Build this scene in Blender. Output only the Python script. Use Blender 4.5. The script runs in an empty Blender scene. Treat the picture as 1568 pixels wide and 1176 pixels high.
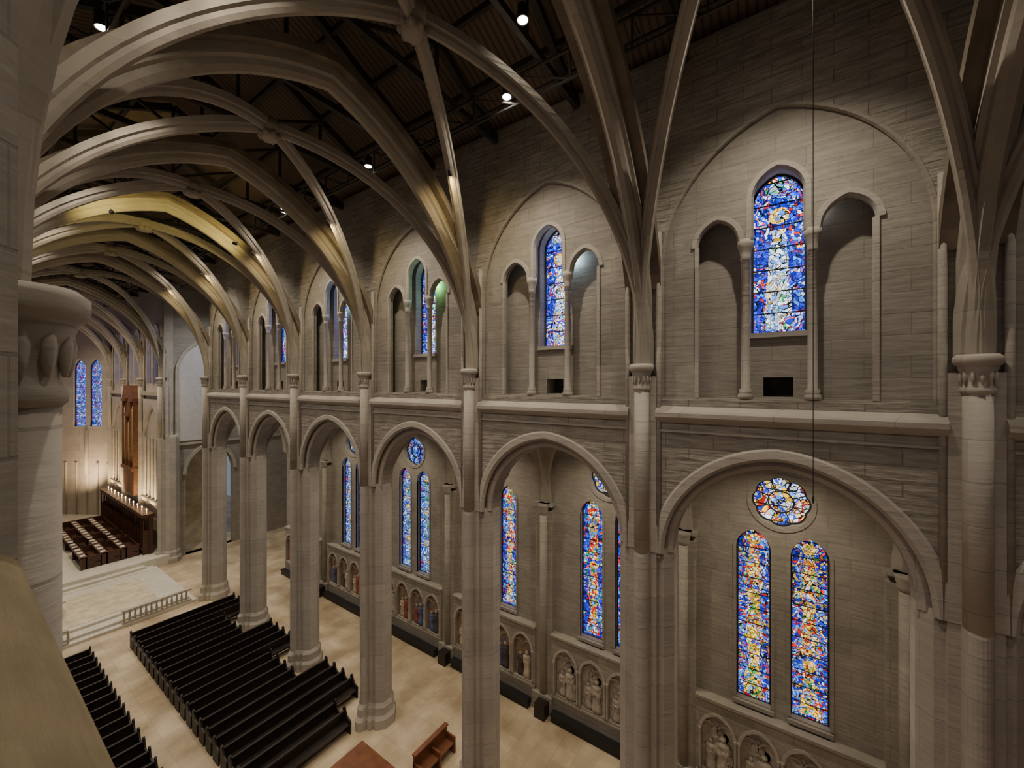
import bpy, bmesh, math, random
from mathutils import Vector, Matrix
from mathutils.geometry import tessellate_polygon
random.seed(7)
B=7.0
CAMZ=17.36
def YN(n): return (-0.471+n)*B
C0=(YN(0)+YN(1))/2
FLIPC=12.6
NC=6.3

# ---------------------------------------------------------------- materials
def newmat(name):
    m=bpy.data.materials.new(name); m.use_nodes=True
    nt=m.node_tree; nt.nodes.clear()
    out=nt.nodes.new('ShaderNodeOutputMaterial')
    b=nt.nodes.new('ShaderNodeBsdfPrincipled')
    nt.links.new(b.outputs[0],out.inputs[0])
    return m,nt,b,out
def N(nt,t,**k):
    n=nt.nodes.new(t)
    for a,v in k.items(): setattr(n,a,v)
    return n
def mathn(nt,op,a,b=None,c=None):
    n=nt.nodes.new('ShaderNodeMath'); n.operation=op
    for i,v in enumerate((a,b,c)):
        if v is None: continue
        if isinstance(v,(int,float)): n.inputs[i].default_value=v
        else: nt.links.new(v,n.inputs[i])
    return n.outputs[0]
def ramp(nt,fac,stops,interp='LINEAR'):
    r=nt.nodes.new('ShaderNodeValToRGB'); r.color_ramp.interpolation=interp
    el=r.color_ramp.elements
    while len(el)<len(stops): el.new(0.5)
    for e,(p,c) in zip(el,stops):
        e.position=p; e.color=(c[0],c[1],c[2],1)
    nt.links.new(fac,r.inputs[0]); return r.outputs[0]
def mixc(nt,mode,fac,a,b):
    n=nt.nodes.new('ShaderNodeMixRGB'); n.blend_type=mode
    for i,v in enumerate((fac,a,b)):
        if isinstance(v,(int,float)): n.inputs[i].default_value=v
        elif isinstance(v,tuple): n.inputs[i].default_value=(v[0],v[1],v[2],1)
        else: nt.links.new(v,n.inputs[i])
    return n.outputs[0]

def stone(name,c1,c2,joint=0.6,bw=1.1,rh=0.42,bump=0.5,band=0.0,rough=0.85):
    m,nt,b,out=newmat(name)
    tc=N(nt,'ShaderNodeTexCoord'); sep=N(nt,'ShaderNodeSeparateXYZ')
    nt.links.new(tc.outputs['Object'],sep.inputs[0])
    u=mathn(nt,'ADD',sep.outputs[0],sep.outputs[1])
    cmb=N(nt,'ShaderNodeCombineXYZ'); nt.links.new(u,cmb.inputs[0]); nt.links.new(sep.outputs[2],cmb.inputs[1])
    br=N(nt,'ShaderNodeTexBrick'); nt.links.new(cmb.outputs[0],br.inputs['Vector'])
    br.inputs['Color1'].default_value=(1,1,1,1); br.inputs['Color2'].default_value=(.84,.84,.84,1)
    br.inputs['Mortar'].default_value=(joint,joint,joint,1)
    br.inputs['Scale'].default_value=1; br.inputs['Mortar Size'].default_value=0.014
    br.inputs['Mortar Smooth'].default_value=0.4
    br.inputs['Brick Width'].default_value=bw; br.inputs['Row Height'].default_value=rh
    no=N(nt,'ShaderNodeTexNoise'); nt.links.new(tc.outputs['Object'],no.inputs['Vector'])
    no.inputs['Scale'].default_value=0.9; no.inputs['Detail'].default_value=8; no.inputs['Roughness'].default_value=.65
    col=ramp(nt,no.outputs[0],[(0.3,c1),(0.7,c2)])
    col=mixc(nt,'MULTIPLY',0.8,col,br.outputs['Color'])
    h=br.outputs['Fac']
    mp=N(nt,'ShaderNodeMapping'); nt.links.new(cmb.outputs[0],mp.inputs[0]); mp.inputs['Scale'].default_value=(1.3,7,1)
    n2=N(nt,'ShaderNodeTexNoise'); nt.links.new(mp.outputs[0],n2.inputs['Vector']); n2.inputs['Scale'].default_value=1.2; n2.inputs['Detail'].default_value=6
    if band>0:
        bc=ramp(nt,n2.outputs[0],[(0.35,(1-band,)*3),(0.65,(1,)*3)])
        col=mixc(nt,'MULTIPLY',1.0,col,bc)
    nt.links.new(col,b.inputs['Base Color']); b.inputs['Roughness'].default_value=rough
    hh=mathn(nt,'MULTIPLY_ADD',n2.outputs[0],1.0,mathn(nt,'MULTIPLY',h,-0.5))
    bp=N(nt,'ShaderNodeBump'); bp.inputs['Strength'].default_value=bump; bp.inputs['Distance'].default_value=.06
    nt.links.new(hh,bp.inputs['Height']); nt.links.new(bp.outputs[0],b.inputs['Normal'])
    return m
def plain(name,c,rough=.6,var=.15,scale=3,metal=0,emit=None,es=1):
    m,nt,b,out=newmat(name)
    tc=N(nt,'ShaderNodeTexCoord'); no=N(nt,'ShaderNodeTexNoise')
    nt.links.new(tc.outputs['Object'],no.inputs['Vector']); no.inputs['Scale'].default_value=scale; no.inputs['Detail'].default_value=5
    lo=tuple(x*(1-var) for x in c); hi=tuple(min(1,x*(1+var)) for x in c)
    nt.links.new(ramp(nt,no.outputs[0],[(.3,lo),(.7,hi)]),b.inputs['Base Color'])
    b.inputs['Roughness'].default_value=rough; b.inputs['Metallic'].default_value=metal
    if emit:
        b.inputs['Emission Color'].default_value=(*emit,1); b.inputs['Emission Strength'].default_value=es
    return m
M_WALL=stone('rough_limestone_wall',(.36,.325,.265),(.48,.435,.36),band=.30,bump=.9,rh=.36,bw=1.3,joint=.7)
M_PIER=stone('pier_limestone',(.45,.41,.345),(.56,.515,.44),rh=.9,bw=2.3,joint=.65,bump=.3,band=.06)
M_RIB=stone('rib_limestone',(.37,.335,.27),(.48,.435,.355),rh=.9,bw=9,joint=.8,bump=.15)
M_SMOOTH=stone('smooth_limestone',(.35,.32,.265),(.45,.412,.345),rh=.5,bw=1.3,joint=.72,bump=.3,band=.15)
M_LEDGE=stone('sill_limestone',(.40,.36,.28),(.50,.45,.36),rh=5,bw=9,joint=.9,bump=.25)
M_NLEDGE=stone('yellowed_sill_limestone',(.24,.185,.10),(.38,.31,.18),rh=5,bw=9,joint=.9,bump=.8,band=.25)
M_PALE=plain('pale_plaster',(.62,.60,.58),.9,.06)
M_DARKWEB=plain('dark_vault_backing',(.20,.165,.12),.9,.3,1.5)
M_WOOD=plain('dark_pew_wood',(.022,.015,.012),.5,.3,6)
M_WOOD2=plain('oak_stall_wood',(.075,.03,.016),.45,.3,5)
M_REDWOOD=plain('red_oak_platform',(.20,.075,.032),.4,.25,2)
M_ORGAN=plain('organ_case_oak',(.17,.075,.035),.5,.3,4)
M_BRASS=plain('organ_pipe_metal',(.50,.34,.15),.35,.1,4,metal=.4)
M_STEEL=plain('dark_steel',(.05,.045,.04),.6,.2,4)
M_BLACK=plain('black_bench_top',(.015,.015,.018),.5,.2,4)
M_CARVE=plain('carved_relief_stone',(.50,.45,.37),.85,.3,5)
M_LEAD=plain('window_lead',(.03,.03,.03),.7,.1,4)
M_MARBLE=plain('chancel_marble',(.68,.64,.53),.5,.1,1.2)
M_CARPET=plain('patterned_carpet',(.66,.58,.40),.8,.22,1.6)
M_LAMP=plain('lamp_glow',(1,1,1),.5,0,1,emit=(1,.88,.68),es=40)
M_LAMPW=plain('lamp_glow_warm',(1,.8,.4),.5,0,1,emit=(1,.75,.35),es=40)
M_CANDLE=plain('small_wall_lamp_glow',(1,.8,.5),.5,0,1,emit=(1,.75,.45),es=7)

def m_roof():
    m,nt,b,out=newmat('brown_roof_boards')
    tc=N(nt,'ShaderNodeTexCoord'); w=N(nt,'ShaderNodeTexWave'); w.bands_direction='Y'
    nt.links.new(tc.outputs['Object'],w.inputs['Vector']); w.inputs['Scale'].default_value=1.4; w.inputs['Distortion'].default_value=.2
    nt.links.new(ramp(nt,w.outputs['Color'],[(0,(.08,.055,.04)),(.15,(.17,.125,.09)),(1,(.21,.155,.115))]),b.inputs['Base Color'])
    b.inputs['Roughness'].default_value=.8
    return m
M_ROOF=m_roof()
def m_floor():
    m,nt,b,out=newmat('limestone_floor')
    tc=N(nt,'ShaderNodeTexCoord'); br=N(nt,'ShaderNodeTexBrick'); br.offset=0
    nt.links.new(tc.outputs['Object'],br.inputs['Vector'])
    br.inputs['Color1'].default_value=(1,1,1,1); br.inputs['Color2'].default_value=(.80,.80,.80,1); br.inputs['Mortar'].default_value=(.7,.7,.7,1)
    br.inputs['Scale'].default_value=1; br.inputs['Brick Width'].default_value=.9; br.inputs['Row Height'].default_value=.9; br.inputs['Mortar Size'].default_value=.015
    no=N(nt,'ShaderNodeTexNoise'); nt.links.new(tc.outputs['Object'],no.inputs['Vector']); no.inputs['Scale'].default_value=.5; no.inputs['Detail'].default_value=6
    c=ramp(nt,no.outputs[0],[(.35,(.44,.335,.20)),(.65,(.78,.64,.44))])
    nt.links.new(mixc(nt,'MULTIPLY',.8,c,br.outputs['Color']),b.inputs['Base Color'])
    b.inputs['Roughness'].default_value=.4
    return m
M_FLOOR=m_floor()
def m_glass(name,figpal,gndpal,strength,scale,seed=0.0,off=0.0,z0=18.9,P=3.9,figs=True):
    m,nt,b,out=newmat(name)
    tc=N(nt,'ShaderNodeTexCoord'); mp=N(nt,'ShaderNodeMapping'); nt.links.new(tc.outputs['Object'],mp.inputs[0])
    mp.inputs['Location'].default_value=(seed,seed*1.7,seed*.6)
    no=N(nt,'ShaderNodeTexNoise'); nt.links.new(mp.outputs[0],no.inputs['Vector']); no.inputs['Scale'].default_value=1.6; no.inputs['Detail'].default_value=2
    wv=N(nt,'ShaderNodeMixRGB'); wv.blend_type='ADD'; wv.inputs[0].default_value=.6
    nt.links.new(mp.outputs[0],wv.inputs[1]); nt.links.new(no.outputs['Color'],wv.inputs[2])
    vs=[]
    for f in ('F1','DISTANCE_TO_EDGE'):
        v=N(nt,'ShaderNodeTexVoronoi'); v.feature=f; v.inputs['Scale'].default_value=scale
        nt.links.new(wv.outputs[0],v.inputs['Vector']); vs.append(v)
    sep=N(nt,'ShaderNodeSeparateColor'); nt.links.new(vs[0].outputs['Color'],sep.inputs[0])
    n2=N(nt,'ShaderNodeTexNoise'); nt.links.new(mp.outputs[0],n2.inputs['Vector']); n2.inputs['Scale'].default_value=1.3; n2.inputs['Detail'].default_value=1
    k=mathn(nt,'FRACT',mathn(nt,'ADD',mathn(nt,'MULTIPLY',sep.outputs[0],.45),mathn(nt,'MULTIPLY',n2.outputs[0],2.4)))
    sx=N(nt,'ShaderNodeSeparateXYZ'); nt.links.new(tc.outputs['Object'],sx.inputs[0])
    ly=mathn(nt,'SUBTRACT',mathn(nt,'FLOORED_MODULO',mathn(nt,'ADD',sx.outputs[1],3.5-C0),7.0),3.5)
    dy=mathn(nt,'SUBTRACT',mathn(nt,'ABSOLUTE',ly),off) if off else ly
    wob=mathn(nt,'MULTIPLY',mathn(nt,'SUBTRACT',no.outputs[0],.5),.35)
    dy=mathn(nt,'ABSOLUTE',mathn(nt,'ADD',dy,wob))
    lz=mathn(nt,'DIVIDE',mathn(nt,'FLOORED_MODULO',mathn(nt,'SUBTRACT',sx.outputs[2],z0),P),P)
    robe=mathn(nt,'MULTIPLY',mathn(nt,'LESS_THAN',dy,mathn(nt,'SUBTRACT',.36,mathn(nt,'MULTIPLY',lz,.28))),mathn(nt,'LESS_THAN',lz,.74))
    hz=mathn(nt,'MULTIPLY',mathn(nt,'SUBTRACT',lz,.84),P)
    rr=mathn(nt,'ADD',mathn(nt,'MULTIPLY',dy,dy),mathn(nt,'MULTIPLY',hz,hz))
    head=mathn(nt,'LESS_THAN',rr,.02)
    halo=mathn(nt,'LESS_THAN',rr,.05)
    fig=mathn(nt,'MAXIMUM',robe,head)
    if not figs: fig=mathn(nt,'MULTIPLY',fig,0.0); halo=mathn(nt,'MULTIPLY',halo,0.0)
    c1=ramp(nt,k,gndpal,'CONSTANT'); c2=ramp(nt,k,figpal,'CONSTANT')
    col=mixc(nt,'MIX',halo,c1,(1,.6,.04)); col=mixc(nt,'MIX',fig,col,c2)
    val=mathn(nt,'ADD',mathn(nt,'MULTIPLY',sep.outputs[1],1.0),.3)
    cc=N(nt,'ShaderNodeVectorMath',operation='SCALE'); nt.links.new(col,cc.inputs[0]); nt.links.new(val,cc.inputs['Scale'])
    lead=mathn(nt,'GREATER_THAN',vs[1].outputs['Distance'],.055)
    bar=mathn(nt,'GREATER_THAN',mathn(nt,'FRACT',mathn(nt,'MULTIPLY',sx.outputs[2],1.6)),.06)
    st=mathn(nt,'MULTIPLY',mathn(nt,'MULTIPLY',lead,bar),strength)
    b.inputs['Base Color'].default_value=(.02,.02,.02,1); b.inputs['Roughness'].default_value=.3
    nt.links.new(cc.outputs[0],b.inputs['Emission Color']); nt.links.new(st,b.inputs['Emission Strength'])
    return m
W=(.80,.88,.95);BL=(.006,.025,.80);DB=(.004,.008,.28);LB=(.08,.30,1.0);RD=(.80,.006,.004);YL=(1.0,.56,.015);OR=(.95,.22,.01);GR=(.02,.38,.10);VI=(.18,.04,.70);CR=(.9,.75,.45)
G_CL=m_glass('stained_glass_blue',[(0,W),(.24,LB),(.34,W),(.50,YL),(.56,W),(.70,BL),(.78,RD),(.83,LB),(.92,GR)],[(0,BL),(.20,DB),(.32,LB),(.42,BL),(.54,RD),(.60,DB),(.68,W),(.78,BL),(.88,YL),(.92,VI)],2.5,9.5,1)
G_AI=m_glass('stained_glass_multicolour',[(0,YL),(.16,CR),(.28,LB),(.38,RD),(.46,YL),(.60,CR),(.70,LB),(.80,YL),(.90,GR)],[(0,BL),(.20,RD),(.28,LB),(.42,W),(.48,BL),(.62,YL),(.70,DB),(.82,RD),(.88,GR),(.94,CR)],1.7,8.0,5,off=.92,z0=4.6,P=2.25)
G_AI2=m_glass('stained_glass_blue_red',[(0,W),(.15,RD),(.30,YL),(.42,CR),(.54,LB),(.70,GR),(.80,RD),(.88,LB)],[(0,BL),(.22,DB),(.34,RD),(.42,LB),(.56,BL),(.70,GR),(.78,W),(.84,VI),(.93,BL)],1.8,8.0,17,off=.92,z0=4.6,P=1.9)
G_ROSE=m_glass('stained_glass_gold',[(0,W),(1,W)],[(0,W),(.2,YL),(.36,LB),(.46,W),(.58,BL),(.72,YL),(.82,RD),(.9,W)],2.2,5.5,3,figs=False)
G_FAR=m_glass('stained_glass_grisaille',[(0,W),(.12,LB),(.42,W),(.55,YL),(.62,LB),(.85,GR)],[(0,LB),(.2,BL),(.36,W),(.50,LB),(.70,VI),(.80,BL),(.92,RD)],1.4,8.0,9,off=.92,z0=4.6,P=2.2)

def m_mural(name):
    m,nt,b,out=newmat(name)
    tc=N(nt,'ShaderNodeTexCoord'); no=N(nt,'ShaderNodeTexNoise'); nt.links.new(tc.outputs['Object'],no.inputs['Vector'])
    no.inputs['Scale'].default_value=1.7; no.inputs['Detail'].default_value=4
    c=ramp(nt,no.outputs[0],[(.3,(.16,.20,.30)),(.42,(.30,.24,.18)),(.5,(.42,.32,.20)),(.58,(.36,.14,.09)),(.7,(.22,.26,.34))])
    nt.links.new(c,b.inputs['Base Color']); b.inputs['Roughness'].default_value=.8
    return m
M_MURAL=m_mural('painted_mural')
M_ROBES=[plain('robe_blue',(.12,.16,.33),.8,.2),plain('robe_red',(.36,.10,.07),.8,.2),plain('robe_cream',(.62,.55,.42),.8,.2),plain('robe_dark',(.10,.08,.07),.8,.2)]

# ---------------------------------------------------------------- mesh builder
class MB:
    def __init__(s,name,flip=False):
        s.name=name; s.v=[]; s.f=[]; s.mi=[]; s.mats=[]; s.sm=[]; s.flip=flip
    def m(s,mat):
        if mat not in s.mats: s.mats.append(mat)
        return s.mats.index(mat)
    def add(s,vs,fs,mat,smooth=False):
        o=len(s.v); k=s.m(mat)
        for p in vs:
            p=tuple(p)
            if s.flip: p=(FLIPC-p[0],p[1],p[2])
            s.v.append(p)
        for f in fs:
            s.f.append([i+o for i in f]); s.mi.append(k); s.sm.append(smooth)
    def box(s,x0,x1,y0,y1,z0,z1,mat):
        vs=[(x,y,z) for x in (x0,x1) for y in (y0,y1) for z in (z0,z1)]
        s.add(vs,[(0,1,3,2),(4,6,7,5),(0,4,5,1),(2,3,7,6),(0,2,6,4),(1,5,7,3)],mat)
    def beam(s,p,q,w,mat,h=None):
        p=Vector(p);q=Vector(q);h=h or w
        t=(q-p).normalized(); up=Vector((0,0,1)) if abs(t.z)<.95 else Vector((1,0,0))
        a=t.cross(up).normalized()*w/2; b=t.cross(a).normalized()*h/2
        vs=[p+a+b,p-a+b,p-a-b,p+a-b,q+a+b,q-a+b,q-a-b,q+a-b]
        s.add(vs,[(0,1,2,3),(7,6,5,4),(0,4,5,1),(1,5,6,2),(2,6,7,3),(3,7,4,0)],mat)
    def plate(s,outer,holes,fn,d0,d1,mat):
        loops=[outer]+holes
        tri=tessellate_polygon([[Vector((a,b,0)) for a,b in l] for l in loops])
        flat=[p for l in loops for p in l]; n=len(flat)
        vs=[fn(a,b,d0) for a,b in flat]+[fn(a,b,d1) for a,b in flat]
        fs=[tuple(t) for t in tri]+[tuple(i+n for i in reversed(t)) for t in tri]
        o=0
        for l in loops:
            k=len(l)
            for i in range(k):
                j=(i+1)%k; fs.append((o+i,o+j,n+o+j,n+o+i))
            o+=k
        s.add(vs,fs,mat)
    def prism(s,poly,z0,z1,mat,sc0=1,sc1=1,cx=0,cy=0):
        n=len(poly)
        vs=[(cx+x*sc0,cy+y*sc0,z0) for x,y in poly]+[(cx+x*sc1,cy+y*sc1,z1) for x,y in poly]
        fs=[tuple(reversed(range(n))),tuple(range(n,2*n))]+[(i,(i+1)%n,n+(i+1)%n,n+i) for i in range(n)]
        s.add(vs,fs,mat)
    def lathe(s,prof,cx,cy,mat,seg=16,sy=1.0,smooth=True,sx=1.0):
        vs=[];fs=[];n=len(prof)
        for r,z in prof:
            for k in range(seg):
                a=2*math.pi*k/seg; vs.append((cx+r*math.cos(a)*sx,cy+r*math.sin(a)*sy,z))
        for i in range(n-1):
            for k in range(seg):
                k2=(k+1)%seg; fs.append((i*seg+k,i*seg+k2,(i+1)*seg+k2,(i+1)*seg+k))
        fs.append(tuple(range(seg))); fs.append(tuple((n-1)*seg+k for k in range(seg)))
        s.add(vs,fs,mat,smooth)
    def sweep(s,path,Nv,prof,mat,closed=False,smooth=False):
        P=[Vector(p) for p in path]; Nv=Vector(Nv).normalized(); n=len(P); k=len(prof)
        us=[]
        for i in range(n):
            if closed: t=P[(i+1)%n]-P[(i-1)%n]
            else: t=(P[min(i+1,n-1)]-P[max(i-1,0)])
            us.append(t.normalized().cross(Nv))
        ctr=sum(P,Vector())/n
        if sum((us[i].dot(P[i]-ctr) for i in range(n)))<0: us=[-u for u in us]
        vs=[]
        for i in range(n):
            for a,b in prof: vs.append(P[i]+Nv*a+us[i]*b)
        fs=[]
        for i in range(n if closed else n-1):
            i2=(i+1)%n
            for j in range(k):
                j2=(j+1)%k; fs.append((i*k+j,i*k+j2,i2*k+j2,i2*k+j))
        if not closed:
            fs.append(tuple(range(k))); fs.append(tuple((n-1)*k+j for j in range(k)))
        s.add(vs,fs,mat,smooth)
    def done(s,parent=None,origin=None):
        me=bpy.data.meshes.new(s.name); me.from_pydata(s.v,[],s.f)
        for m in s.mats: me.materials.append(m)
        me.polygons.foreach_set('material_index',s.mi); me.polygons.foreach_set('use_smooth',s.sm)
        bm=bmesh.new(); bm.from_mesh(me); bmesh.ops.recalc_face_normals(bm,faces=bm.faces); bm.to_mesh(me); bm.free()
        me.update()
        ob=bpy.data.objects.new(s.name,me); bpy.context.scene.collection.objects.link(ob)
        if parent: ob.parent=parent
        return ob

def arch(cy,half,zs,rise,n=12):
    c=(rise*rise-half*half)/(2*half); R=half+c; tm=math.acos(max(-1,min(1,c/R)))
    right=[(cy-c+R*math.cos(tm*i/n),zs+R*math.sin(tm*i/n)) for i in range(n+1)]
    left=[(2*cy-y,z) for y,z in right[:-1]][::-1]
    return right+left
def archz(d,half,zs,rise):
    c=(rise*rise-half*half)/(2*half); R=half+c
    d=min(abs(d),half); return zs+math.sqrt(max(0,R*R-(d+c)**2))
def lancet(cy,half,z0,zs,rise,n=10):
    return [(cy-half,z0),(cy+half,z0)]+arch(cy,half,zs,rise,n)
fx=lambda a,b,d:(d,a,b)
fy=lambda a,b,d:(a,d,b)
def circ(cy,cz,r,n=32): return [(cy+r*math.cos(2*math.pi*i/n),cz+r*math.sin(2*math.pi*i/n)) for i in range(n)]
def foil(cy,cz,r,n=72,k=8):
    o=[]
    for i in range(n):
        t=2*math.pi*i/n; rr=r*(.90+.10*abs(math.cos(k*t/2))**.6)
        o.append((cy+rr*math.cos(t),cz+rr*math.sin(t)))
    return o
BAR=lambda w,d0,d1:[(-w,d0),(w,d0),(w,d1),(-w,d1)]

# ---------------------------------------------------------------- pier
SR=.22
half=[(SR,.72),(SR,.62),(.42,.62),(.42,.48),(.60,.48),(.85,.22),(.85,-.22),(.60,-.48),(.45,-.48),(.45,-.62)]
semi=[(SR*math.cos(t),.72+SR*math.sin(t)) for t in [math.pi*i/10 for i in range(11)]]
def pierpoly():
    left=[(-a,b) for a,b in half[1:]]
    right=[(a,b) for a,b in half[1:]][::-1]
    return [(-b,a) for a,b in (semi+left+right)]
PP=pierpoly(); PX=13.15
CAP=[(SR,17.15),(.25,17.18),(.26,17.26),(SR,17.30),(.225,17.45),(.26,17.60),(.30,17.70),(.29,17.73),(.34,17.76),(.37,17.82),(.37,17.92),(.30,17.98)]
def pier(y,flip,name='nave_pier',solid=False):
    b=MB(name,flip)
    sx=12.43 if not flip else 12.33
    sc=1.0 if not flip else .82
    cap=[(r*sc,(z if not flip else 17.93+(z-17.98)*.85)) for r,z in CAP]
    b.prism(PP,0,.45,M_PIER,1.28,1.28,PX,y); b.prism(PP,.45,.62,M_PIER,1.28,1.14,PX,y)
    b.prism(PP,.62,1.0,M_PIER,1.14,1.14,PX,y); b.prism(PP,1.0,1.2,M_PIER,1.14,1.0,PX,y)
    b.prism(PP,1.2,12.1,M_PIER,1,1,PX,y)
    b.prism(PP,12.1,12.3,M_PIER,1,.96,PX,y)
    b.box(12.5,12.9,y-.42,y+.42,12.2,17.6,M_PIER)
    b.lathe([(SR*sc,12.2),(SR*sc,17.25)],sx,y,M_PIER,24)
    b.lathe(cap,sx,y,M_PIER,32)
    if flip:
        b.prism([(12.37,y-.62),(12.43,y-.68),(12.9,y-.68),(12.9,y-.2),(12.37,y-.2)],12.2,21.5,M_SMOOTH)
    for k in range(12):
        a=2*math.pi*k/12
        zz=17.34 if not flip else 17.40
        b.lathe([(.01,zz),(.03,zz+.08),(.04,zz+.18),(.03,zz+.26),(.01,zz+.28)],sx+.25*sc*math.cos(a),y+.25*sc*math.sin(a),M_PIER,6)
    for sgn in (-1,1):
        b.lathe([(.08,12.2),(.08,22.0)],12.58,y+sgn*.48,M_SMOOTH,10)
    return b.done()

# ---------------------------------------------------------------- arcade + clerestory
AR=3.22
def side(flip,nm):
    wa=MB('wall_%s_arcade'%nm,flip); wc=MB('wall_%s_clerestory'%nm,flip); tr=MB('trim_%s_string_course'%nm,flip)
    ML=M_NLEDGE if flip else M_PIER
    for n in range(-1,6):
        y0,y1=YN(n),YN(n+1); c=(y0+y1)/2
        for X0,X1,h,r in ((12.58,12.86,2.98,AR),(12.86,13.48,2.68,AR-.42),(13.48,13.75,2.98,AR)):
            zs=12.2
            outer=[(y0,12.0),(y0,16.9),(y1,16.9),(y1,12.0),(c+h,12.0)]+arch(c,h,zs,r,16)+[(c-h,12.0)]
            wa.plate(outer,[],fx,X0,X1,M_WALL if h>2.9 else M_SMOOTH)
        wa.sweep([(12.58,a,b) for a,b in arch(c,2.98,12.2,AR,20)],(1,0,0),[(-.08,-.02),(.0,-.10),(.08,-.10),(.14,.02),(.1,.16),(-.03,.24),(-.07,.18)],M_PIER)
        wa.sweep([(12.88,a,b) for a,b in arch(c,2.80,12.2,AR-.25,20)],(1,0,0),[(-.12,0),(-.05,-.12),(.08,-.12),(.1,.05),(-.08,.14)],M_PIER)
        FS,FR=20.9,3.85
        outer=[(y0,16.55),(y0,27.4),(y1,27.4),(y1,16.55),(c+2.95,16.55)]+arch(c,2.95,FS,FR,16)+[(c-2.95,16.55)]
        wc.plate(outer,[],fx,12.66,12.76,M_WALL)
        wc.sweep([(12.67,a,b) for a,b in [(c+2.95,16.6)]+arch(c,2.95,FS,FR,16)+[(c-2.95,16.6)]],(1,0,0),[(-.025,-.02),(.04,-.05),(.09,.02),(0,.07),(-.025,.05)],M_SMOOTH)
        z3=21.35
        SRs=.68; CR_=.74
        A=arch(c+1.45,.52,z3,SRs,8); C=arch(c,.57,22.42,CR_,8); D=arch(c-1.45,.52,z3,SRs,8)
        hole=[(c-1.97,16.95),(c+1.97,16.95)]+A+[(c+.57,z3)]+C+[(c-.57,z3)]+D
        wc.plate([(y0,16.5),(y1,16.5),(y1,27.4),(y0,27.4)],[hole],fx,12.76,12.98,M_SMOOTH)
        for cc,hh,zz,rr in ((c+1.45,.52,z3,SRs),(c,.57,22.42,CR_),(c-1.45,.52,z3,SRs)):
            pts=arch(cc,hh+.03,zz,rr+.03,10)
            if cc==c: pts=[(c+hh+.03,z3)]+pts+[(c-hh-.03,z3)]
            wc.sweep([(12.76,a,b) for a,b in pts],(1,0,0),[(-.05,0),(.05,-.05),(.1,.02),(.02,.14),(-.05,.12)],M_PIER)
        for sy in (-.75,.75):
            wc.lathe([(.19,16.95),(.19,17.05),(.15,17.12),(.17,17.18),(.11,17.25),(.11,20.8),(.14,20.84),(.12,20.9),(.15,21.05),(.19,21.18),(.2,21.22),(.2,21.36)],12.86,c+sy,M_PIER,14)
        for sy in (-1.97,1.97):
            wc.sweep([(12.76,c+sy,16.95),(12.76,c+sy,19),(12.76,c+sy,z3)],(1,0,0),[(-.05,-.04),(.05,-.05),(.1,.02),(.02,.08),(-.05,.06)],M_PIER)
        win=lancet(c,.66,18.8,22.5,.85)
        wc.plate([(y0,16.5),(y1,16.5),(y1,27.4),(y0,27.4)],[win,[(c-.35,17.0),(c+.35,17.0),(c+.35,17.55),(c-.35,17.55)]],fx,13.3,13.95,M_SMOOTH)
        wc.box(13.93,14.2,c-.6,c+.6,16.8,17.8,M_STEEL)
        wc.box(12.98,13.3,y0,y0+.9,16.5,27.4,M_SMOOTH); wc.box(12.98,13.3,y1-.9,y1,16.5,27.4,M_SMOOTH)
        wc.box(12.7,13.4,y0,y1,16.6,16.93,M_SMOOTH); wc.box(12.98,13.3,y0,y1,24,24.3,M_SMOOTH)
        wc.box(13.2,13.36,c-.75,c+.75,18.66,18.8,M_PIER)
        pr=[(12.37,16.38),(12.37,16.5),(12.42,16.56),(12.78,16.86),(12.78,16.2),(12.56,16.2),(12.42,16.32)]
        vs=[(x,yy,z) for yy in (y0+.42,y1-.42) for x,z in pr]; k=len(pr)
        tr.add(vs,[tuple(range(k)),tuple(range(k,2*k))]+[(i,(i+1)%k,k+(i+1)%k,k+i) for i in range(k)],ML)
        tr.box(12.53,12.6,y0+.42,y1-.42,15.92,15.98,M_PIER)
    wa.done(); wc.done(); tr.done()
    for n in range(-1,7): pier(YN(n),flip)
side(False,'south'); side(True,'north')

wcount=[0]
def window(loops,fn,d,mat,frame=.06,bars=None,flip=False):
    wcount[0]+=1
    b=MB('window_%d'%wcount[0],flip)
    for l in loops:
        b.plate(l,[],fn,d,d+.03,mat)
        ax=(1,0,0) if fn is fx else (0,1,0)
        b.sweep([fn(a,z,d-.02) for a,z in l],ax,BAR(.05,-frame,.02),M_LEAD,closed=True)
    if bars: bars(b)
    return b.done()
for fl in (False,True):
    for n in range(-1,6):
        c=(YN(n)+YN(n+1))/2
        window([lancet(c,.66,18.8,22.5,.85)],fx,13.72,G_CL,flip=fl)

# ---------------------------------------------------------------- aisle
def relief(b,x,y,z,h,mat,head=M_CARVE):
    r=h*.17
    b.lathe([(r*1.05,z),(r*.95,z+h*.1),(r*.75,z+h*.4),(r*.7,z+h*.55),(r*.95,z+h*.72),(r*1.0,z+h*.79),(r*.5,z+h*.83),(r*.3,z+h*.86)],x,y,mat,12,sx=.55)
    b.lathe([(.01,z+h*.84),(r*.38,z+h*.87),(r*.46,z+h*.92),(r*.38,z+h*.97),(.01,z+h)],x,y,head,10,sx=.9)
    for sg in (-1,1):
        b.beam((x,y+sg*r*.85,z+h*.74),(x-.08,y+sg*r*.5,z+h*.52),r*.42,mat)
        b.beam((x-.08,y+sg*r*.5,z+h*.53),(x-.13,y,z+h*.62),r*.34,mat)
    b.add([(x+.08,y+r*.8*math.cos(t),z+h*.92+r*.8*math.sin(t)) for t in [2*math.pi*i/14 for i in range(14)]],[tuple(range(14))],head)
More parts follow.
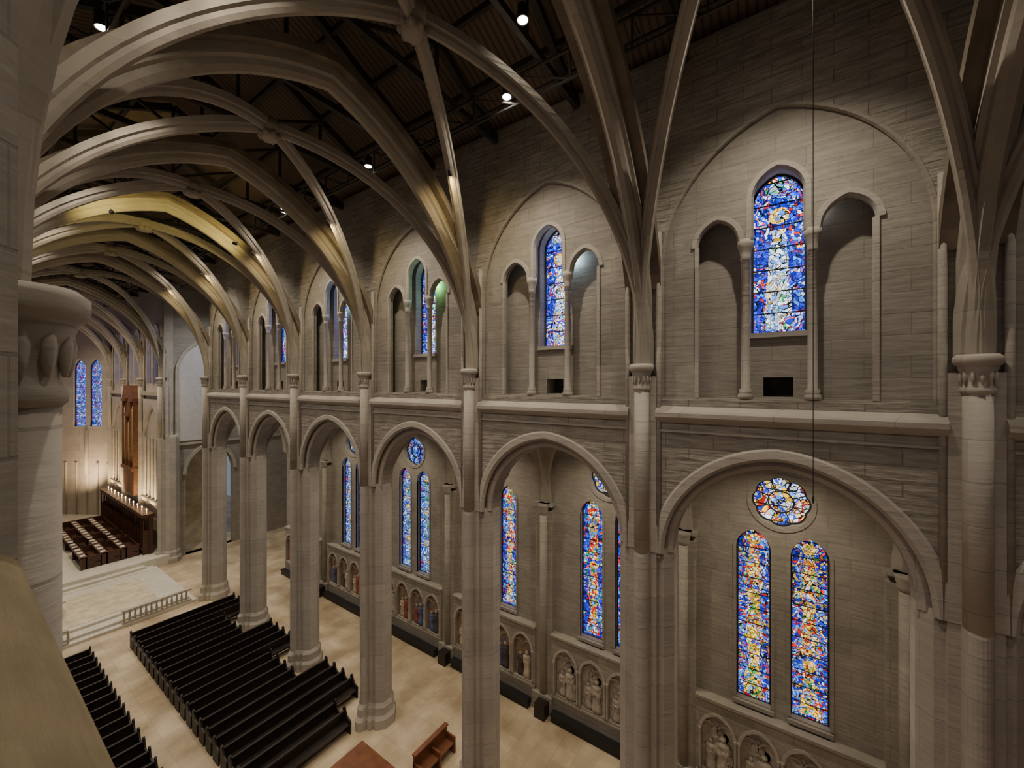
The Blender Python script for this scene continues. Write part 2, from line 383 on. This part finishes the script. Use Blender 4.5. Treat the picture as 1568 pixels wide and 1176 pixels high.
def aisle(flip,nm):
    w=MB('wall_%s_aisle'%nm,flip); d=MB('trim_%s_dado_arcade'%nm,flip); v=MB('ceiling_%s_aisle_vault'%nm,flip)
    XI,XO=13.6,18.75
    for n in range(-1,6):
        y0,y1=YN(n),YN(n+1); c=(y0+y1)/2
        l1=lancet(c-.92,.6,4.5,10.7,.78); l2=lancet(c+.92,.6,4.5,10.7,.78); ro=foil(c,12.7,.98)
        w.plate([(y0,0),(y1,0),(y1,17),(y0,17)],[l1,l2,ro],fx,18.8,19.35,M_SMOOTH)
        for cc in (c-.92,c+.92):
            w.sweep([(18.8,a,z) for a,z in [(cc+.62,4.5)]+arch(cc,.62,10.7,.80,10)+[(cc-.62,4.5)]],(1,0,0),[(-.04,-.02),(.1,-.02),(.1,.08),(-.04,.09)],M_SMOOTH)
            w.box(18.68,18.95,cc-.7,cc+.7,4.3,4.45,M_SMOOTH); w.box(18.7,18.85,cc-.55,cc+.55,4.22,4.3,M_STEEL)
        w.sweep([(18.8,a,z) for a,z in circ(c,12.7,1.03,40)],(1,0,0),[(-.04,-.04),(.1,-.04),(.1,.08),(-.04,.1)],M_SMOOTH,closed=True)
        w.box(18.5,18.85,y0-.5,y0+.5,0,10.6,M_SMOOTH); w.lathe([(.2,0),(.2,10.5)],18.48,y0,M_SMOOTH,16)
        w.lathe([(.2,10.4),(.26,10.5),(.24,10.6),(.32,10.85),(.34,11.0)],18.48,y0,M_SMOOTH,16)
        w.box(18.4,18.85,y0-.55,y0+.55,10.85,11.0,M_SMOOTH); w.box(18.25,18.85,y0-.6,y0+.6,0,.9,M_SMOOTH)
        nh=4
        holes=[]
        for i in range(nh):
            yy=y0+.6+1.45*(i+.5); holes.append(lancet(yy,.60,1.15,2.85,.75,8))
            d.sweep([(18.42,a,z) for a,z in arch(yy,.62,2.85,.77,8)],(1,0,0),[(-.06,-.03),(.05,-.06),(.08,.05),(-.05,.09)],M_PIER)
            for q in (-.3,.3): d.sweep([(18.5,a,z) for a,z in arch(yy+q,.29,2.85,.36,6)],(1,0,0),BAR(.04,0,.05),M_PIER)
            for sg in (-.66,.66): d.lathe([(.06,1.15),(.045,1.25),(.045,2.7),(.07,2.85),(.07,2.9)],18.40,yy+sg,M_PIER,8)
            if flip: continue
            if n<=1:
                relief(d,18.56,yy-.2,1.2,1.55,M_CARVE); relief(d,18.6,yy+.25,1.2,1.25,M_CARVE); 
                relief(d,18.62,yy+.02,1.9,1.3,M_CARVE)
                if i%2: relief(d,18.6,yy-.42,1.2,1.0,M_CARVE)
            else:
                relief(d,18.60,yy-.2,1.2,1.45,M_ROBES[(i+n)%4],M_ROBES[2]); relief(d,18.62,yy+.22,1.2,1.25,M_ROBES[(i+n+1)%4],M_ROBES[2])
        d.plate([(y0+.5,0),(y1-.5,0),(y1-.5,4.1),(y0+.5,4.1)],holes,fx,18.42,18.64,M_SMOOTH)
        d.box(18.64,18.78,y0+.5,y1-.5,0,4.1,M_CARVE if n<=1 else M_MURAL)
        d.box(18.34,18.8,y0+.5,y1-.5,4.1,4.22,M_SMOOTH)
        d.box(18.36,18.46,y0+.5,y1-.5,.95,1.05,M_SMOOTH)
        G=16; vs=[];fs=[]
        hx=(XO-XI)/2; cx=(XO+XI)/2
        for i in range(G+1):
            for j in range(G+1):
                x=XI+(XO-XI)*i/G; y=y0+B*j/G
                vs.append((x,y,max(archz(x-cx,hx,11.0,5.2),archz(y-c,B/2,11.0,5.2))))
        for i in range(G):
            for j in range(G): q=i*(G+1)+j; fs.append((q,q+1,q+G+2,q+G+1))
        v.add(vs,fs,M_SMOOTH)
        rp=[(-.16,.3),(-.16,.1),(-.06,-.12),(.06,-.12),(.16,.1),(.16,.3)]
        v.sweep([(x,y0,z-.05) for x,z in arch(cx,hx,11.0,5.2,12)],(0,1,0),[(a*1.6,b*1.4) for a,b in rp],M_RIB)
        for sg in (-1,1):
            L=math.hypot(hx,B/2); dv=Vector((hx,sg*B/2,0))/L
            v.sweep([(cx+dv.x*t,c+dv.y*t,z-.05) for t,z in arch(0,L,11.0,5.2,14)],dv.cross(Vector((0,0,1))),rp,M_RIB)
    w.done(); d.done(); v.done()
    be=MB('wall_bench',flip); 
    for n in range(-1,6):
        y0,y1=YN(n)+.7,YN(n+1)-.7
        be.box(17.9,18.3,y0,y1,.38,.46,M_BLACK); be.box(17.98,18.28,y0,y1,0,.38,M_BLACK)
        be.box(17.75,18.25,YN(n)-.45,YN(n)+.15,0,.75,M_WOOD)
    be.done()
aisle(False,'south'); aisle(True,'north')
def petals(c):
    def f(b):
        b.sweep([(19.0,y,z) for y,z in circ(c,12.7,.42,20)],(1,0,0),BAR(.04,-.015,.025),M_LEAD,closed=True)
        for k in range(8):
            a=math.pi*2*(k+.5)/8
            b.beam((19.05,c+.42*math.cos(a),12.7+.42*math.sin(a)),(19.05,c+.88*math.cos(a),12.7+.88*math.sin(a)),.035,M_LEAD)
    return f
for fl in (False,True):
    for n in range(-1,6):
        c=(YN(n)+YN(n+1))/2; g=G_AI if n in(0,-1) else (G_AI2 if n in (1,2) else G_FAR)
        window([lancet(c-.92,.6,4.5,10.7,.78)],fx,19.1,g,flip=fl)
        window([lancet(c+.92,.6,4.5,10.7,.78)],fx,19.1,g,flip=fl)
        window([foil(c,12.7,.98)],fx,19.1,G_ROSE if n<2 else G_FAR,flip=fl,bars=petals(c))

# ---------------------------------------------------------------- nave vault ribs
XS,XN=12.38,.30; HX=(XS-XN)/2; CX=(XS+XN)/2
ZS,RISE=17.95,7.75
def ribprof(w,d): return [(-w/2,d),(-w/2,d*.5),(-w*.34,d*.42),(-w*.3,d*.2),(-w*.14,0),(w*.14,0),(w*.3,d*.2),(w*.34,d*.42),(w/2,d*.5),(w/2,d)]
def vault(ya,yb,name='rib_vault',first=True,last=False):
    b=MB(name); c=(ya+yb)/2
    for yy in ([ya] if first else [])+([yb] if last else []):
        pts=arch(CX,HX,ZS,RISE,24)
        b.sweep([(x,yy,z) for x,z in pts],(0,1,0),ribprof(.54,.58),M_RIB)
        b.sweep([(x,yy,z) for x,z in pts[5:-5]],(0,1,0),[(-.55,.5),(.55,.5),(.55,.75),(-.55,.75)],M_DARKWEB)
    L=math.hypot(HX,(yb-ya)/2)
    for sg in (-1,1):
        dv=Vector((HX,sg*(yb-ya)/2,0))/L
        b.sweep([(CX+dv.x*t,c+dv.y*t,z) for t,z in arch(0,L,ZS,RISE,24)],dv.cross(Vector((0,0,1))),ribprof(.33,.40),M_RIB)
    z=ZS+RISE
    b.lathe([(.10,z-.22),(.24,z-.2),(.30,z-.08),(.26,z),(.34,z+.1),(.34,z+.4),(.1,z+.45)],CX,c,M_RIB,14)
    for k in range(8):
        a=2*math.pi*k/8; b.lathe([(.02,z-.2),(.08,z-.12),(.08,z-.02),(.02,z+.05)],CX+.28*math.cos(a),c+.28*math.sin(a),M_RIB,6)
    return b.done()
for n in range(-1,6): vault(YN(n),YN(n+1))
YC0=YN(6); YC1=50.0
vault(YC0,YC1)
CH=[50.0,56.5,63.0,69.5]
for i in range(3): vault(CH[i],CH[i+1],last=(i==2))

# ---------------------------------------------------------------- roof with steelwork
rf=MB('ceiling')
for fl in (0,1):
    m=lambda x:(FLIPC-x if fl else x)
    rf.add([(m(13.9),-10.5,27.3),(m(13.9),80,27.3),(NC,80,30.6),(NC,-10.5,30.6)],[(0,1,2,3)],M_ROOF)
rf.done()
st=MB('roof_steelwork')
y=-8.0
while y<70:
    st.beam((12.7,y,27.0),(NC,y,30.2),.22,M_STEEL,.3); st.beam((-.1,y,27.0),(NC,y,30.2),.22,M_STEEL,.3)
    st.beam((12.7,y,27.0),(-.1,y,27.0),.16,M_STEEL,.22)
    for xx in (3.2,NC,9.4): st.beam((xx,y,27.0),(xx,y,30.2-abs(xx-NC)*.5),.1,M_STEEL)
    st.beam((9.4,y,28.6),(NC,y,27.0),.1,M_STEEL); st.beam((3.2,y,28.6),(NC,y,27.0),.1,M_STEEL)
    y+=3.5
for xx,z in ((11.0,27.9),(9.4,28.7),(7.8,29.5),(4.8,29.5),(3.2,28.7),(1.6,27.9)):
    st.beam((xx,-10,z),(xx,70,z),.14,M_STEEL,.2)
for xx in (10.9,10.1,2.4,1.6):
    st.beam((xx,-10,26.75),(xx,70,26.75),.07,M_STEEL)
for xx in (10.1,2.4): st.beam((xx,-10,25.9),(xx,70,25.9),.06,M_STEEL)
y=-9.0
while y<70:
    for xx in (10.1,2.4):
        st.beam((xx,y,25.9),(xx,y,26.75),.05,M_STEEL); st.beam((xx,y,25.9),(xx,y+1.75,26.75),.04,M_STEEL)
        st.beam((xx,y,26.75),(xx+.8*(1 if xx>5 else -1),y,26.75),.05,M_STEEL)
    y+=1.75
st.done()
hc=MB('hanging_cable'); hc.lathe([(.007,15.3),(.007,29.1)],9.0,-.39,M_STEEL,6); hc.lathe([(.005,15.2),(.018,15.25),(.018,15.32),(.005,15.36)],9.0,-.39,M_STEEL,8); hc.done()

# ---------------------------------------------------------------- shell
fl=MB('floor'); fl.box(-13,26,-11,80,-.3,0,M_FLOOR); fl.done()
ww=MB('wall_west'); ww.box(-8,20,-10.9,-10.3,0,31,M_WALL); ww.done()
te=MB('wall_transept_east')
op=lancet(16.6,2.1,0,8.2,2.8)
te.plate([(13.4,0),(26,0),(26,27.4),(13.4,27.4)],[op],fy,50.3,51.0,M_SMOOTH)
te.plate(lancet(15.9,2.0,11.6,18.5,3.2),[],fy,50.18,50.3,M_PALE)
te.sweep([(x,50.2,z) for x,z in [(17.9,11.6)]+arch(15.9,2.0,18.5,3.2,14)+[(13.9,11.6)]],(0,1,0),BAR(.12,0,.3),M_PIER)
te.sweep([(x,50.25,z) for x,z in arch(16.6,2.1,8.2,2.8,14)],(0,1,0),BAR(.15,0,.3),M_PIER)
te.box(13.4,26,50.1,50.3,11.2,11.4,M_PIER)
te.box(14.2,19.0,53.4,53.5,0,12,M_CARPET)
te.done()
ts=MB('wall_transept_south'); ts.box(25.5,26,38,51,0,27.4,M_SMOOTH); ts.box(19.35,26,37.9,38.4,0,27.4,M_SMOOTH); ts.box(14,26,37.9,51,27,27.4,M_ROOF)
ts.sweep([(x,38.9,z) for x,z in arch(16.2,2.5,11,5.0,14)],(0,1,0),BAR(.3,0,.4),M_PIER)
ts.done()
tn=MB('wall_transept_north'); tn.box(-13,-12.5,38,51,0,27.4,M_SMOOTH); tn.box(-13,-.8,50.3,51,0,27.4,M_SMOOTH); tn.box(-13,-6.75,37.9,38.4,0,27.4,M_SMOOTH); tn.box(-13,0,37.9,51,27,27.4,M_ROOF); tn.done()
for f_,nm in ((False,'south'),(True,'north')):
    w=MB('wall_choir_%s'%nm,f_)
    for i in range(3):
        a,b_=CH[i],CH[i+1]; c=(a+b_)/2
        hs=[lancet(c-1.1,.75,17.4,22.2,1.1),lancet(c+1.1,.75,17.4,22.2,1.1)]
        w.plate([(a,0),(b_,0),(b_,27.4),(a,27.4)],hs,fx,12.7,13.4,M_PIER)
        w.plate([(a,5.6),(a,15.8),(b_,15.8),(b_,5.6),(c+2.5,5.6)]+arch(c,2.5,11.5,3.6,12)+[(c-2.5,5.6)],[],fx,12.5,12.7,M_PIER)
        for k in range(5): w.lathe([(.09,5.6),(.09,11.6),(.14,11.8)],12.6,c-2.3+k*1.15,M_PIER,8)
        w.box(12.35,12.8,a,b_,16.2,16.6,M_LEDGE); w.box(12.35,12.8,a,b_,5.3,5.6,M_LEDGE)
        for cc in (c-1.1,c+1.1):
            w.sweep([(12.68,p,z) for p,z in [(cc+.8,17.4)]+arch(cc,.8,22.2,1.15,10)+[(cc-.8,17.4)]],(1,0,0),BAR(.1,0,.14),M_PIER)
    P0=Vector((12.9,69.5,0)); P1=Vector((9.0,75.8,0)); dd=(P1-P0); L=dd.length; dd/=L; nn=Vector((dd.y,-dd.x,0))
    fa=lambda a,z,t,P0=P0,dd=dd,nn=nn: tuple(P0+dd*a+nn*t+Vector((0,0,z)))
    hs=[lancet(L/2-1.05,.85,12.0,19.2,1.3),lancet(L/2+1.05,.85,12.0,19.2,1.3)]
    w.plate([(0,0),(L,0),(L,27.4),(0,27.4)],hs,fa,0,.7,M_PIER)
    w.box(3.0,9.4,75.8,76.4,0,27.4,M_PIER) if not f_ else None
    for a in (0.25,L/2,L-.2):
        p=fa(a,0,-.1); w.lathe([(.2,6 if a==L/2 else 0),(.2,11.5 if a==L/2 else 18)],p[0],p[1],M_PIER,10)
    for a in range(5):
        p=fa(.9+a*1.4,0,-.05); w.lathe([(.1,.9),(.1,7.2),(.16,7.5)],p[0],p[1],M_PIER,8)
    w.done()
    for j,hh in enumerate(hs):
        wcount[0]+=1; g=MB('window_%d'%wcount[0],f_); g.plate(hh,[],fa,.3,.34,G_FAR)
        g.sweep([fa(a,z,.25) for a,z in hh],tuple(nn),BAR(.05,-.1,.02),M_LEAD,closed=True)
        cc=L/2+(-1.05 if j==0 else 1.05)
        g.add([fa(cc-.04,12,.25),fa(cc+.04,12,.25),fa(cc+.04,20,.25),fa(cc-.04,20,.25)],[(0,1,2,3)],M_PIER)
        g.done()
    for i in range(3):
        c=(CH[i]+CH[i+1])/2
        for s_ in (-1.1,1.1): window([lancet(c+s_,.75,17.4,22.2,1.1)],fx,13.0,G_FAR,flip=f_)
    for yy in CH: pier(yy,f_,'choir_pier')
cf=MB('chancel_platform')
cf.box(.5,11.9,38.9,49,0,.18,M_MARBLE); cf.box(.8,11.6,39.4,49,.18,.36,M_MARBLE)
cf.box(2.2,10.4,40.2,46.6,.36,.54,M_MARBLE); cf.box(2.6,10.0,40.7,46.2,.54,.56,M_CARPET)
cf.box(-.4,12.9,49,75.8,0,.9,M_MARBLE); cf.box(1.5,11.0,48.4,49,0,.6,M_MARBLE); cf.box(1.5,11.0,47.9,48.4,0,.4,M_MARBLE)
cf.done()
al=MB('altar_table'); al.box(3.0,5.2,43.2,44.4,.56,1.5,M_LEDGE); al.box(2.8,5.4,43.0,44.6,1.5,1.62,M_MARBLE)
for x in (3.2,4.1,5.0): al.lathe([(.1,.56),(.07,.7),(.07,1.35),(.1,1.5)],x,43.1,M_MARBLE,8)
al.done()
for x0,x1 in ((7.6,11.6),(1.0,5.0)):
    r=MB('altar_rail'); r.box(x0,x1,38.95,39.2,1.0,1.12,M_LEDGE); r.box(x0,x1,38.95,39.2,.18,.3,M_LEDGE)
    k=x0+.1
    while k<x1: r.lathe([(.07,.3),(.05,.4),(.08,.6),(.04,.85),(.07,1.0)],k,39.08,M_LEDGE,8); k+=.3
    r.done()
for f_ in (False,True):
    c=MB('choir_stall_screen',f_)
    c.box(11.8,12.1,50.8,68,.9,4.4,M_WOOD2); c.box(11.3,12.2,50.8,68,4.4,4.75,M_WOOD2)
    k=50.9
    while k<68:
        c.box(11.35,11.8,k,k+.08,.9,3.2,M_WOOD2); c.lathe([(.05,3.2),(.04,4.4)],11.4,k+.04,M_WOOD2,6); k+=.85
    c.box(11.3,11.8,50.8,68,1.35,1.42,M_WOOD2)
    c.done()
    for r_,(x0) in enumerate((10.2,8.9,7.6)):
        s=MB('choir_stall',f_)
        z=.9
        for (ka,kb) in ((51.2,56.5),(57.6,66)):
            s.box(x0,x0+.1,ka,kb,z,z+1.0,M_WOOD2); s.box(x0-.35,x0+.15,ka,kb,z+1.0,z+1.06,M_WOOD2)
            s.box(x0+.55,x0+.95,ka,kb,z+.42,z+.48,M_WOOD2)
            s.box(x0+.95,x0+1.02,ka,kb,z,z+.95,M_WOOD2)
        k=51.2
        while k<66.1: s.box(x0-.3,x0+1.0,k,k+.08,z,z+1.1,M_WOOD2); k+=3.7
        k=51.6
        while k<65.5: s.box(x0-.28,x0+.05,k,k+.5,z+1.06,z+1.1,M_MARBLE); k+=1.1
        s.done()
    o=MB('organ_case',f_)
    o.box(11.9,12.6,56.6,60.6,5.6,8.2,M_ORGAN); o.box(11.7,12.6,56.4,60.8,8.2,8.5,M_ORGAN)
    for t,(ya,yb,zt) in enumerate(((56.6,57.6,15.8),(58.0,59.1,14.2),(59.5,60.6,15.8))):
        o.box(11.8,12.6,ya-.12,ya,8.5,zt,M_ORGAN); o.box(11.8,12.6,yb,yb+.12,8.5,zt,M_ORGAN)
        o.box(11.7,12.6,ya-.2,yb+.2,zt-.3,zt,M_ORGAN)
        yc=(ya+yb)/2
        o.add([(11.8,ya-.2,zt),(11.8,yb+.2,zt),(11.8,yc,zt+1.4),(12.5,ya-.2,zt),(12.5,yb+.2,zt),(12.5,yc,zt+1.4)],[(0,1,2),(3,5,4),(0,2,5,3),(1,4,5,2),(0,3,4,1)],M_ORGAN)
        for k in range(5):
            yy=ya+.13+(yb-ya-.26)*k/4
            o.lathe([(.02,8.5),(.08,9.2),(.09,9.3),(.09,zt-.5-abs(k-2)*.3)],12.0,yy,M_BRASS,10)
    o.done()

# ---------------------------------------------------------------- pews
def pewmesh(L):
    b=MB('pew')
    b.box(.06,L-.06,.0,.05,.12,.92,M_WOOD); b.box(.06,L-.06,-.03,.08,.90,.96,M_WOOD)
    b.box(.06,L-.06,-.45,.02,.42,.47,M_WOOD); b.box(.06,L-.06,-.06,-.02,.1,.42,M_WOOD)
    b.box(.06,L-.06,.08,.22,.62,.65,M_WOOD)
    b.box(.1,L-.1,.22,.33,.12,.17,M_WOOD)
    side=[(-.5,0),(.12,0),(.12,.9),(.16,.98),(.1,1.1),(.02,1.14),(-.06,1.08),(-.08,.95),(-.2,.75),(-.46,.66),(-.52,.6)]
    for x in (0,L-.07):
        b.plate(side,[],lambda a,z,d:(d,a,z),x,x+.07,M_WOOD)
    return b
cache={}
def pew(x0,x1,y):
    L=round(x1-x0,2)
    if L not in cache:
        o=pewmesh(L).done(); cache[L]=o.data; 
    else:
        o=bpy.data.objects.new('pew',cache[L]); bpy.context.scene.collection.objects.link(o)
    o.location=(x0,y,0)
y=18.3
while y<36.2:
    near=min(abs(y-YN(n)) for n in range(3,7))
    xr=11.75 if near<1.75 else 13.3
    pew(7.3,xr,y); pew(.85 if near<1.75 else -.6,5.5,y); y+=.86
pf=MB('red_oak_dais'); pf.box(6.4,11.75,8,16.9,0,.12,M_REDWOOD); pf.done()
tb=MB('wooden_bench')
tb.box(11.95,13.9,12.9,13.45,.42,.5,M_REDWOOD); tb.box(11.9,13.95,13.4,13.48,.1,1.05,M_REDWOOD); tb.box(11.9,13.95,13.32,13.54,1.05,1.12,M_REDWOOD)
for x in (11.9,12.9,13.87): tb.box(x,x+.08,12.85,13.48,0,.75,M_REDWOOD)
tb.done()

# ---------------------------------------------------------------- lamps
def spot(loc,tgt,energy,col,size=150,blend=.8,r=.12,fixture=True,name='spot_lamp',glow=None,sc=1.0):
    L=bpy.data.lights.new(name+'_light','SPOT'); L.energy=energy; L.color=col; L.spot_size=math.radians(size); L.spot_blend=blend; L.shadow_soft_size=r
    o=bpy.data.objects.new('light',L); bpy.context.scene.collection.objects.link(o)
    d=(Vector(tgt)-Vector(loc)).normalized(); q=d.to_track_quat('-Z','Y')
    if fixture:
        e=bpy.data.objects.new(name,None); bpy.context.scene.collection.objects.link(e); e.location=loc; e.rotation_euler=q.to_euler()
        b=MB('housing')
        b.lathe([(.06*sc,.45*sc),(.13*sc,.42*sc),(.15*sc,.1*sc),(.17*sc,0.02),(.15*sc,.02),(.12*sc,.1*sc)],0,0,M_STEEL,14); b.beam((0,0,.3*sc),(0,.3*sc,.5*sc),.05*sc,M_STEEL)
        b.lathe([(.005,.03),(.13*sc,.03)],0,0,glow or M_LAMP,14)
        b.done(parent=e); o.parent=e; o.location=(0,0,-.02)
    else:
        o.location=loc; o.rotation_euler=q.to_euler(); o.name=name
def point_light(name,loc,energy,col,r=.05):
    L=bpy.data.lights.new(name,'POINT'); L.energy=energy; L.color=col; L.shadow_soft_size=r
    o=bpy.data.objects.new(name,L); bpy.context.scene.collection.objects.link(o); o.location=loc
warm=(1,.88,.73)
for n in range(-1,6):
    c=(YN(n)+YN(n+1))/2
    e=1900 if n>=0 else 700
    spot((10.15,c,26.3),(9.0,c-.3,0),e,warm,125,1)
    spot((2.4,c,26.3),(4.0,c-.3,0),e*(1.2 if n>0 else .5),warm,125,1)
    for f_ in (1,-1):
        x=16.2 if f_>0 else FLIPC-16.2
        spot((x,c,15.2),(x,c,0),950 if n>=0 else 350,(1,.86,.66),130,1,name='aisle_lamp')
spot((8.6,5.6,26.7),(8.2,5,0),500,warm,110,1)
LD=math.hypot(HX,B/2)
for n in range(1,6):
    c=(YN(n)+YN(n+1))/2
    def rp_(t,dz): return (CX+HX*t,c+B/2*t,archz(LD*t,LD,ZS,RISE)+dz)
    p=rp_(.54,-.16); q=rp_(.85,.0)
    spot((p[0]-.12,p[1]-.12,p[2]),q,130,(1,.74,.34),150,.9,r=.05,glow=M_LAMPW,name='rib_accent_lamp',sc=.45)
for sx_ in (1,-1):
    spot((CX+sx_*2.2,22.9,24.45),(CX+sx_*1.7,24.75,25.3),220,(1,.78,.24),125,.8,r=.06,glow=M_LAMPW,name='rib_accent_lamp',sc=.5)
cols=[(.9,.95,1),(.55,.78,1),(.35,1,.35),(.35,.65,1),(.5,.7,1),(.5,.7,1)]
for n in range(0,6):
    c=(YN(n)+YN(n+1))/2
    point_light('reveal_glow_fill',(13.12,c-.85,21.9),(20 if n else 2),cols[n],.04)  # added light without fixture, tints window reveals like daylight through the glass
for yy in (44,):
    spot((9.5,yy,26.2),(7,yy,0),4200,warm,110,1); spot((3,yy,26.2),(5,yy,0),4200,warm,110,1)
for yy in (53.2,59.0,66.2):
    spot((7.6,yy,25.2),(9,yy,0),2600,(1,.80,.58),140,1,name='choir_lamp')
for f_ in (False,True):
    b=MB('choir_wall_lights',f_); k=51.5
    while k<68:
        b.lathe([(.02,4.75),(.02,5.0),(.05,5.05),(.05,5.15),(.02,5.2)],11.75,k,M_CANDLE,8); k+=1.5
    b.done()
for k in (52,55,61.5,64.5,68):
    spot((11.2,k,5.0),(12.9,k+.6,8.5),700,(1,.72,.42),150,1,r=.08,fixture=False,name='choir_uplight')
spot((9.8,69.8,5.0),(11,73.5,8),1500,(1,.70,.42),130,1,r=.08,fixture=False,name='choir_uplight')
spot((16,44,26.5),(16.5,47,0),3000,(.95,.95,1),140,1,name='transept_lamp')

w=bpy.data.worlds.new('World'); bpy.context.scene.world=w; w.use_nodes=True
w.node_tree.nodes['Background'].inputs[0].default_value=(.6,.7,.9,1); w.node_tree.nodes['Background'].inputs[1].default_value=.3

cam=bpy.data.cameras.new('camera'); co=bpy.data.objects.new('camera',cam); bpy.context.scene.collection.objects.link(co)
cam.sensor_width=36; cam.lens=610/1568*36; cam.clip_start=.05; cam.clip_end=300
co.location=(0,0,CAMZ)
th=math.atan(884/610)
F=Vector((math.sin(th),math.cos(th),0))
co.rotation_euler=F.to_track_quat('-Z','Y').to_euler()
bpy.context.scene.camera=co
